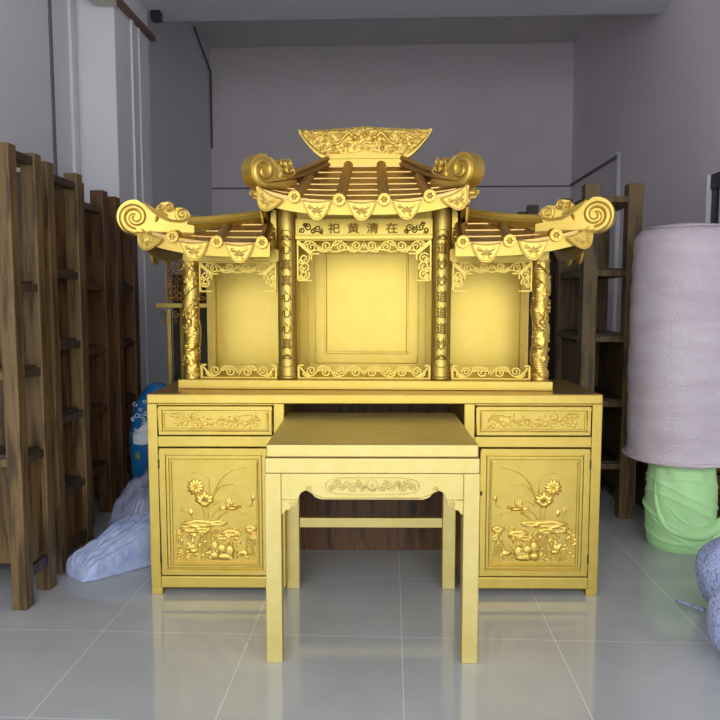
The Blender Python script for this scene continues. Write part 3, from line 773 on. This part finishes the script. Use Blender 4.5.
for s2 in (-1, 1):
    a, c = Vector((s2*.175, .17, 1.965)), Vector((s2*.44, -.115, 1.835)); a2, c2 = Vector((s2*.175, .25, 1.965)), Vector((s2*.44, .515, 1.835))
    b = SB(); mid = (a+c)/2 - Vector((0, 0, .018)); b.tube(curve([tuple(a), tuple(mid), tuple(c)], 8), .020, 4, flat=1.0); b.tube(curve([tuple(a-Vector((0,0,-.028))), tuple(mid+Vector((0,0,.028))), tuple(c+Vector((0,0,.028)))], 8), .013, 8)
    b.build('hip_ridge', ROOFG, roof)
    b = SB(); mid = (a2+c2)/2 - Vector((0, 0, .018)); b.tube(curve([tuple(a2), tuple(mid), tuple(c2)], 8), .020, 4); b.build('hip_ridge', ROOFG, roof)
    hip_scroll(roof, (s2*.452, -.105), (s2*.66, -.75), 1.888, .074, .19, -.02, th=.034)
    hip_scroll(roof, (s2*.425, .505), (s2*.62, .78), 1.893, .070, .20, -.02, th=.028)
    b = SB()                                          # carved cloud finial under the corner
    for i, (dx, dz, rr) in enumerate(((.02, 0, .014), (.04, .012, .013), (.058, .0, .012), (.045, -.016, .012), (.025, -.02, .011))):
        b.tube(spiral(s2*(.455+dx), 1.812+dz, rr, .003, i, 1.4*s2, y=.02), .005, 6)
    b.blob((s2*.485, .02, 1.81), (.034, .014, .02)); b.build('corner_finial', CARVE, roof, smooth=True)
# ridge box and boat-shaped dragon ridge board
b = SB(); b.box(-.178, .178, .165, .255, 1.950, 1.992); rb = b.build('ridge_box', GOLD, roof, bevel=.003)
def zb(x): x = abs(x); return 1.990 if x < .18 else 1.990 + .128*((x-.18)/.135)**1.55
def ztop(x): return 2.124 + .018*(1-(abs(x)/.315))**1.5 + .005*(abs(x)/.315)**4
b = SB(); nx = 90
xs = [-.315+.63*i/nx for i in range(nx+1)]
jag = lambda x: .004*abs(sin(x*95)) + .003*abs(sin(x*41+1))
poly = [(x, zb(x)-.001) for x in xs] + [(x, ztop(x)+jag(x)-.004) for x in xs[::-1]]
b.prism(poly, .18, .225)
rd = b.build('ridge_board', GOLD, roof)
b = SB()
def fr(u, v):
    x = -.31+.62*u; lo = zb(x)+.036*(1-abs(x)/.36); hi = ztop(x)+jag(x)-.003; lo = min(lo, hi-.002); z = lo+(hi-lo)*v
    k = noise.noise(Vector((x*55, 3, z*62))); k2 = noise.noise(Vector((x*130, 9, z*130)))
    e = min(1, min(v, 1-v)*8, min(u, 1-u)*30); return (x, .180 - e*(.004 + .009*abs(k) + .005*max(0, k2)), z)
b.grid(fr, 220, 44)
for s2 in (-1, 1):
    pts = curve([(s2*.05, .168, 2.085), (s2*.075, .166, 2.110), (s2*.10, .166, 2.088), (s2*.125, .166, 2.062), (s2*.155, .166, 2.068), (s2*.17, .166, 2.10), (s2*.20, .166, 2.112), (s2*.235, .168, 2.09), (s2*.265, .17, 2.10), (s2*.29, .172, 2.115)], 8)
    k = len(pts); b.tube(pts, [.0085*(1-.7*i/k) for i in range(k)], 8)
    b.blob((s2*.046, .164, 2.088), (.017, .012, .013))
    for q in (-1, 1): b.tube(curve([(s2*.045, .160, 2.09), (s2*.055, .158, 2.10+.01*q), (s2*.07, .160, 2.105+.012*q)], 5), .002, 5)
    for i, (px, pz) in enumerate(((.09, 2.06), (.12, 2.10), (.15, 2.04), (.185, 2.075), (.22, 2.07), (.25, 2.115), (.205, 2.04))):
        b.tube(spiral(s2*px, pz, .012, .003, i*1.2, 1.4*s2, y=.168), .0028, 5)
b.blob((0, .164, 2.098), (.011, .011, .011))
for i in range(9): b.tube([(0+.013*cos(i*pi/8), .168, 2.10+.013*sin(i*pi/8)), (.026*cos(i*pi/8), .170, 2.10+.030*sin(i*pi/8))], [.004, .001], 5)
b.build('dragon_carving', CARVE, rd, smooth=True)
# lower side roofs
for s2 in (-1, 1):
    outer = tuple(sorted((s2*.985, s2*.405))) + (-.13, .54); inner = tuple(sorted((s2*.47, s2*.41))) + (.17, .25)
    ups = (s2 < 0, s2 > 0)
    roof, zt, lift, rect = make_roof('side_roof', outer, inner, 1.572, 1.715, .070, 4, [s2*q for q in (.437, .637, .834)], (.0, .2, .4), [s2*q for q in (.537, .738, .932)], ups, '')
    for yy, yi in ((-.105, .17), (.515, .25)):
        a, c = Vector((s2*.43, yi, 1.728)), Vector((s2*.965, yy, 1.655))
        b = SB(); mid = (a+c)/2 - Vector((0, 0, .012)); b.tube(curve([tuple(a), tuple(mid), tuple(c)], 8), .022, 4); b.tube(curve([tuple(a+Vector((0,0,.024))), tuple(mid+Vector((0,0,.024))), tuple(c+Vector((0,0,.024)))], 8), .012, 8)
        b.build('hip_ridge', GOLD, roof)
    hip_scroll(roof, (s2*1.005, -.13), (s2*.90, -.42), 1.688, .076, .255, 0.0, th=.026)
    hip_scroll(roof, (s2*1.015, .54), (s2*.90, .42), 1.688, .076, .255, 0.0, th=.026)
    b = SB(); b.box(*sorted((s2*.425, s2*.46)), .02, .05, 1.725, 1.76); b.build('corner_clip', BLACKP, roof)

# ------------------------------------------------------------------ gold stand behind on the left
gs = empty('carved_gold_stand', (-1.375, 4.72, 0), 0)
tag(gs, 'tall narrow gold stand with fretwork panel behind the left end of the altar cabinet', 'stand')
b = MB(); b.box(-.14, .29, -.14, .20, 1.27, 1.30); b.build('ledge', GOLD, gs, bevel=.003)
for x in (-.075, .27):
    for y in (-.12, .16):
        b = MB(); b.box(x, x+.025, y, y+.025, 0, 1.265); b.build('leg', GOLD, gs, bevel=.002)
b = MB(); b.box(-.085, -.073, -.10, -.088, 1.30, 1.66); b.box(.26, .272, -.10, -.088, 1.30, 1.66); b.box(-.085, .272, -.10, -.088, 1.648, 1.66)
for i in range(9):
    for j in range(8): b.tube(spiral(-.056+.040*i, 1.33+.040*j, .020, .006, i+j, 1.2, 10, y=-.094), .005, 4)
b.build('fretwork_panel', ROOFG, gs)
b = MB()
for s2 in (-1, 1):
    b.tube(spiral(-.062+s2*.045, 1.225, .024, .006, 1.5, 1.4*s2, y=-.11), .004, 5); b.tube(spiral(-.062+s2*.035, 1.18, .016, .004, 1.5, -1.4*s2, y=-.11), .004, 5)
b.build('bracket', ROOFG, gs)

# ------------------------------------------------------------------ wooden racks
def rack(x0, x1, y0, y1, h, rungs, panel_z, m, label, post=.06, mp=None, open_top=True):
    r = empty('wooden_rack', ((x0+x1)/2, (y0+y1)/2, 0)); tag(r, label, 'rack', 'old wooden racks along the walls')
    hx, hy = (x1-x0)/2, (y1-y0)/2
    for sx in (-1, 1):
        for sy in (-1, 1):
            l = MB(); cx, cy = sx*(hx-post/2), sy*(hy-post/2); l.box(-post/2, post/2, -post/2, post/2, 0, h)
            l.build('post', m, r, bevel=.004, loc=(cx, cy, 0))
    for z in rungs:
        for sx in (-1, 1):
            l = MB(); l.box(-post*.4, post*.4, -hy+post, hy-post, -.018, .018); l.build('rung', WOOD_DARK if label.startswith(('old', 'dark')) else (mp or m), r, bevel=.003, loc=(sx*(hx-post/2), 0, z))
        for sy in (-1, 1):
            l = MB(); l.box(-hx+post, hx-post, -post*.4, post*.4, -.018, .018); l.build('rail', mp or m, r, bevel=.003, loc=(0, sy*(hy-post/2), z))
    for z in rungs[1:]:
        l = MB(); l.box(-hx+.03, hx-.03, -hy+.03, hy-.03, .018, .030); l.build('shelf', WOOD_DARK, r, loc=(0, 0, z))
    l = MB(); l.box(-hx+.01, hx-post*.5, hy-post*.8, hy-post*.8+.012, .12, h-.08); l.build('back_board', mp or m, r)
    if panel_z:
        z0, z1 = panel_z
        for sx in (-1, 1):
            l = MB(); l.box(-.008, .008, -hy+post, hy-post, z0, z1); l.build('side_panel', mp or m, r, loc=(sx*(hx-post/2), 0, 0))
            l = MB(); l.box(-post*.4, post*.4, -hy+post, hy-post, z0-.05, z0); l.build('rung', WOOD_DARK, r, bevel=.003, loc=(sx*(hx-post/2), 0, 0))
    return r
rack(-2.08, -1.555, 2.915, 3.195, 1.965, [1.93, 1.38, 1.01, .64], (.17, .62), WOOD_OLIVE, 'old brown wooden rack nearest the camera on the left, in front of the other racks', .065)
rack(-2.10, -1.59, 3.32, 3.70, 1.965, [1.90, 1.45, 1.10, .74, .38], (.12, .36), WOOD_OLIVE, 'old wooden rack second from the camera along the left wall', .068, WOOD_RED)
rack(-2.13, -1.735, 3.98, 4.40, 1.98, [1.86, 1.40, 1.02, .66, .30], None, WOOD_RED, 'reddish wooden rack third from the camera along the left wall', .08)
rack(-2.13, -1.735, 4.52, 4.90, 1.97, [1.85, 1.40, 1.03, .66, .30], None, WOOD_RED, 'reddish wooden rack farthest back on the left, behind the curled roof tip', .08, WOOD_DARK)
rack(1.13, 1.465, 4.33, 5.05, 2.0, [1.91, 1.48, 1.09, .70, .32], (.14, 1.06), WOOD_OLIVE, 'tall open brown wooden rack on the right, standing between the shrine and the plastic roll', .085)
rk = rack(.98, 1.44, 5.30, 5.80, 2.0, [1.90, 1.55, 1.17, .78, .40], None, WOOD_DARK, 'dark panelled wooden rack behind the right tip of the shrine roof', .075)
b = MB(); b.box(-.20, .20, -.235, -.222, .1, 1.60); b.build('front_panel', WOOD_DARK, rk)
for sx in (1,):
    pass
rk2 = rack(-1.54, -1.00, 5.02, 5.40, 1.50, [1.44, 1.10, .76, .40], None, WOOD_DARK, 'low dark wooden rack behind the thin gold stand and the left end of the shrine', .06)
b = MB(); b.box(-.24, .24, -.165, -.153, .1, 1.44); b.build('front_panel', WOOD_DARK, rk2)
# low reddish crate behind the green bucket
cr = empty('wooden_crate', (1.84, 4.50, 0)); tag(cr, 'low reddish brown wooden crate behind the green wrapped drum at the right edge', 'crate')
b = MB()
for k in range(4): b.box(-.24, .24, -.20, -.185, .02+.14*k, .14+.14*k)
b.build('front_slats', WOOD_RED, cr, bevel=.003)
b = MB(); b.box(-.24, -.225, -.185, .2, .02, .56); b.box(.225, .24, -.185, .2, .02, .56); b.box(-.225, .225, .185, .2, .02, .56); b.box(-.24, .24, -.2, .2, 0, .02); b.build('body', WOOD_RED, cr, bevel=.003)

# ------------------------------------------------------------------ big roll of bubble wrap
RX, RY = 1.565, 3.93
rw = empty('bubble_wrap_roll', (RX, RY, .475)); tag(rw, 'large upright roll of pale pinkish bubble wrap standing on the green wrapped drum', 'roll')
b = MB()
def rf(u, v):
    a = 2*pi*u; z = 1.215*v
    r = .271 + .006*noise.noise(Vector((cos(a)*2, sin(a)*2, z*3))) + .003*sin(z*60+2*sin(a*2))*max(0, 1-abs(z-.45)/.25) + .004*noise.noise(Vector((cos(a)*1.2, sin(a)*1.2, z*14)))
    if v < .05: r += .010*(1-v/.05)
    if v > .95: r -= .034*((v-.95)/.05)**2
    return (r*cos(a), r*sin(a), z)
b.grid(rf, 96, 110, wrap=True)
n0 = 110*96
b.v.append((0, 0, 1.255)); b.v.append((0, 0, .01)); 
b.f += [(n0+i, n0+(i+1) % 96, len(b.v)-2) for i in range(96)] + [((i+1) % 96, i, len(b.v)-1) for i in range(96)]
b.build('rolled_film', WRAP, rw, smooth=True)
b = MB()
b.tube([(r*cos(a), r*sin(a), 1.255-.14*r) for a, r in [(i*.2, .225-.0011*i) for i in range(120)]], .006, 5); b.build('film_edge', WRAP, rw, smooth=True)
b = MB(); b.tube([((.275+.008)*cos(i*.21), (.275+.008)*sin(i*.21), .012) for i in range(31)], .010, 6); b.build('film_edge', WRAP, rw, smooth=True)
# green drum
gd = empty('cloth_wrapped_drum', (RX, 3.885, 0)); tag(gd, 'round drum wrapped in mint green cloth under the bubble wrap roll', 'drum')
b = MB()
folds = [(0.0, .05, .30, 1.0), (.1, .10, .38, .9), (-.3, .22, .12, 1.1), (.4, .16, .30, .8)]
def gf(u, v):
    a = 2*pi*u; z = .472*v
    r = .163 + .014*sin(pi*v)
    f = 0
    for k, (c0, z0, sl, w_) in enumerate(((0.2, .10, .05, 0), (1.2, .16, -.07, 0), (2.2, .22, .09, 0), (.8, .30, -.08, 0), (2.8, .13, .11, 0), (1.8, .34, .06, 0))):
        zc = z0 + sl*sin(a + c0*2) ; f += .0065*math.exp(-((z-zc)/.009)**2)
    f += .006*sin(a*9 + 6*z*3)*max(0, v-.2) * (1 if sin(a*1.5+1) > 0 else .3)
    f += .006*noise.noise(Vector((cos(a)*2.5, sin(a)*2.5, z*6)))
    if v > .93: r -= .03*(v-.93)/.07
    if v < .03: r -= .006
    return ((r+f)*cos(a), (r+f)*sin(a), z)
b.grid(gf, 128, 80, wrap=True)
n0 = 80*128; b.v.append((0, 0, .472)); b.v.append((0, 0, 0))
b.f += [(n0+i, n0+(i+1) % 128, len(b.v)-2) for i in range(128)] + [((i+1) % 128, i, len(b.v)-1) for i in range(128)]
b.build('cloth_cover', GREEN, gd, smooth=True)
b = MB()
b.tube(curve([(-.12, -.11, .425), (0, -.150, .435), (.12, -.11, .43)], 8), [.012+.008*sin(i*.4) for i in range(17)], 8)
b.tube(curve([(-.15, -.06, .42), (-.155, -.08, .25), (-.11, -.13, .13), (.02, -.172, .10), (.12, -.13, .12), (.20, -.07, .15), (.40, -.04, .17), (.55, -.02, .15)], 8), [.010+.0005*i for i in range(57)], 8)
b.tube(curve([(-.12, -.10, .43), (-.12, -.12, .28), (-.05, -.165, .18), (.07, -.158, .16), (.15, -.08, .26), (.165, -.04, .36)], 8), .008, 8)
def tailf(u, v):
    a = 2*pi*v; x = .10+.46*u; r = .055+.02*u; z = .085+.05*u
    k = 1+.12*sin(a*4+u*5)
    return (x, -.06+r*k*cos(a)*1.2, z + r*k*sin(a))
b.grid(tailf, 14, 18)
b.build('cloth_tail', GREEN, gd, smooth=True)

# blue speckled bundles at the right edge
def bundle(x, y, rx, ry, rz, seed, label, rot):
    o = MB()
    def f(u, v):
        a = 2*pi*u; ph = -pi/2 + pi*v
        k = 1 + .05*noise.noise(Vector((cos(a)*2+seed, sin(a)*2, v*3))) + .012*sin(a*3+v*20+seed)
        return (rx*k*cos(ph)**.8*cos(a) if abs(cos(ph)) > 1e-6 else 0, ry*k*max(cos(ph), 0)**.8*sin(a), rz*(1+k*sin(ph))*.98)
    o.grid(f, 56, 36, wrap=True)
    ob = o.build('foam_bundle', FOAM, None, smooth=True, loc=(x, y, 0), rotz=rot)
    return tag(ob, label, 'bundle', 'speckled blue foam bundles')
bundle(1.50, 3.05, .19, .17, .165, 1, 'rounded bundle of speckled blue foam netting, the one nearer the green drum', .3)
bundle(1.34, 2.60, .17, .16, .15, 4, 'bundle of speckled blue foam netting, the lower one cut by the right edge', -.2)
o = MB(); o.tube(curve([(1.33, 3.02, .014), (1.31, 3.06, .010), (1.28, 3.08, .016), (1.26, 3.12, .010)], 6), [.012-.0003*i for i in range(19)], 8, flat=.6)
tag(o.build('foam_strip', FOAM, None, smooth=True), 'thin curled strip of blue foam lying on the floor by the bundles', 'strip')

# ------------------------------------------------------------------ plastic film heap and blue sack, left
def swag(mb, path, wl, wr, h, e0, e1, seed, fold=.13, nu=100, nv=80):
    def hp(u, v):                                    # u along the swag, v round the arch from one foot to the other
        t = u*(len(path)-1); i = min(int(t), len(path)-2); t -= i
        cx = path[i][0]+(path[i+1][0]-path[i][0])*t; cy = path[i][1]+(path[i+1][1]-path[i][1])*t
        a = pi*v; n1 = noise.noise(Vector((u*3, v*3, seed))); n2 = noise.noise(Vector((u*3.4, v*14, seed+5))); n3 = noise.noise(Vector((u*10, v*32, seed+9)))
        k = 1 + .15*n1 + fold*n2*sin(a) + fold*.5*n3*sin(a)
        c = -cos(a); W_ = (wl if c < 0 else wr)
        w_ = W_[0] + (W_[1]-W_[0])*u; end = 1
        if u < e0: end = sqrt(max(0, 1-(1-u/e0)**2))
        if u > 1-e1: end = sqrt(max(0, 1-((u-1+e1)/e1)**2))
        x = cx + c*w_*k*(.45+.55*end); y = cy - c*w_*.35 - (0 if u > .5 else (1-end)*.02)
        z = .004 + (h[0]+(h[1]-h[0])*u)*abs(sin(a))**.75*k*end if 0 < v < 1 else .004
        return (min(x, -1.10), y, max(.004, z))
    mb.grid(hp, nu, nv)
o = MB(); swag(o, [(-1.37, 3.56), (-1.32, 3.68), (-1.28, 3.82), (-1.25, 3.96)], (.17, .20), (.12, .13), (.33, .42), .35, .25, 3, .07)
film = o.build('plastic_film_heap', FILM2, None, smooth=True); tag(film, 'crumpled heap of translucent bluish plastic film on the floor left of the altar cabinet', 'plastic film')
o = MB(); swag(o, [(-1.495, 3.275), (-1.41, 3.37), (-1.31, 3.50), (-1.25, 3.62), (-1.22, 3.70)], (.095, .16), (.10, .13), (.105, .31), .09, .2, 11, .16)
o.build('film_layer', FILM, film, smooth=True)
sk = empty('blue_sack', (-1.38, 4.16, 0), .1); tag(sk, 'bright blue plastic sack with white print standing left of the altar cabinet', 'sack')
b = MB()
def sf(u, v):
    a = 2*pi*u; z = .83*v
    sx, sy = .165, .10
    k = (1 - .0*v) * (sin(pi*min(1, .12+v*.76))**.45)
    q = noise.noise(Vector((cos(a)*2, sin(a)*2, z*5)))
    if v > .8: k *= 1-.55*((v-.8)/.2)**2
    lean = -.03*v + .05*max(0, v-.7)
    return (sx*k*(1+.06*q)*cos(a)*abs(cos(a))**-.25 if abs(cos(a)) > 1e-3 else 0, sy*k*(1+.08*q)*sin(a) + 0, z)
b.grid(sf, 48, 50, wrap=True); n0 = 50*48; b.v.append((0, 0, .84)); b.v.append((0, 0, 0))
b.f += [(n0+i, n0+(i+1) % 48, len(b.v)-2) for i in range(48)] + [((i+1) % 48, i, len(b.v)-1) for i in range(48)]
bag = b.build('bag_body', BLUEB, sk, smooth=True)
def onbag(pts):                                      # printed shapes lie on the sack's front
    out = []
    for x, z in pts:
        u = None; v = z/.83; best = None
        for i in range(25, 48):
            p = sf(i/48, v)
            if best is None or abs(p[0]-x) < abs(best[0]-x): best = p
        out.append((x, best[1]-.003, z))
    return out
def patch(mb, x0, x1, zf0, zf1, nx=10, nz=8):
    g = []
    for j in range(nz+1):
        row = []
        for i in range(nx+1):
            x = x0+(x1-x0)*i/nx; a, c = zf0(x), zf1(x); row.append((x, a+(c-a)*j/nz))
        g += onbag(row)
    fs = [(j*(nx+1)+i, j*(nx+1)+i+1, (j+1)*(nx+1)+i+1, (j+1)*(nx+1)+i) for j in range(nz) for i in range(nx)]
    mb.add(g, fs)
p = MB(); patch(p, -.150, .13, lambda x: .47+.02*sin(x*30)+(x+.15)*.4, lambda x: .56+.015*sin(x*22+1)+(x+.15)*.55); p.build('white_print_band', WHITEP, bag)
p = MB()
for i in range(26):
    x = random.uniform(-.13, -.02); z = random.uniform(.50, .74); rr = random.uniform(.005, .012)
    c = onbag([(x, z)])[0]; p.tube([(c[0]+rr*cos(k*pi/5), c[1]-.003, c[2]+rr*sin(k*pi/5)) for k in range(11)], .0025, 4)
p.build('white_ring_print', WHITEP, bag)
p = MB(); c = onbag([(-.12, .42)])[0]; patch(p, -.14, -.085, lambda x: .40, lambda x: .44, 4, 3); p.build('olive_print', OLIVEP, bag)

# ------------------------------------------------------------------ light
wd = bpy.data.worlds.new('sky'); S.world = wd; wd.use_nodes = True
nt = wd.node_tree; bg = nt.nodes['Background']
tc = N(nt, 'ShaderNodeTexCoord'); sp = N(nt, 'ShaderNodeSeparateXYZ'); nt.links.new(tc.outputs['Generated'], sp.inputs[0])
# street scene seen from the shop: dim paving and facades low down, bright overcast sky above them
m1 = N(nt, 'ShaderNodeMath', operation='MULTIPLY_ADD'); m1.inputs[1].default_value = .24; nt.links.new(sp.outputs['X'], m1.inputs[0]); nt.links.new(sp.outputs['Z'], m1.inputs[2])
nt.links.new(ramp(nt, m1.outputs[0], [(.0, (.50, .51, .52)), (.12, (.62, .65, .67)), (.30, (.85, .91, .96)), (.6, (.92, .97, 1.0))]), bg.inputs['Color'])
bg.inputs['Strength'].default_value = 5.6
def area(name, loc, rot, sx, sy, power, col, portal=False):
    l = bpy.data.lights.new(name, 'AREA'); l.shape = 'RECTANGLE'; l.size = sx; l.size_y = sy; l.energy = power; l.color = col
    if portal: l.cycles.is_portal = True
    o = bpy.data.objects.new(name, l); COL.objects.link(o); o.location = loc; o.rotation_euler = rot
    return o
area('doorway_portal', (-.03, YF-.05, 1.675), (radians(90), 0, 0), XR-XL, 3.35, 1, (1, 1, 1), True)

# ------------------------------------------------------------------ camera
cam = bpy.data.cameras.new('camera'); cam.sensor_width = 36; cam.lens = 36.0; cam.clip_start = .05
co = bpy.data.objects.new('camera', cam); COL.objects.link(co)
co.location = (0, 0, 1.34); co.rotation_euler = (radians(85), 0, radians(2.5))
S.camera = co
S.view_settings.view_transform = 'Standard'; S.view_settings.look = 'None'; S.view_settings.gamma = 1
S.view_settings.use_curve_mapping = False; S.view_settings.exposure = 0.0
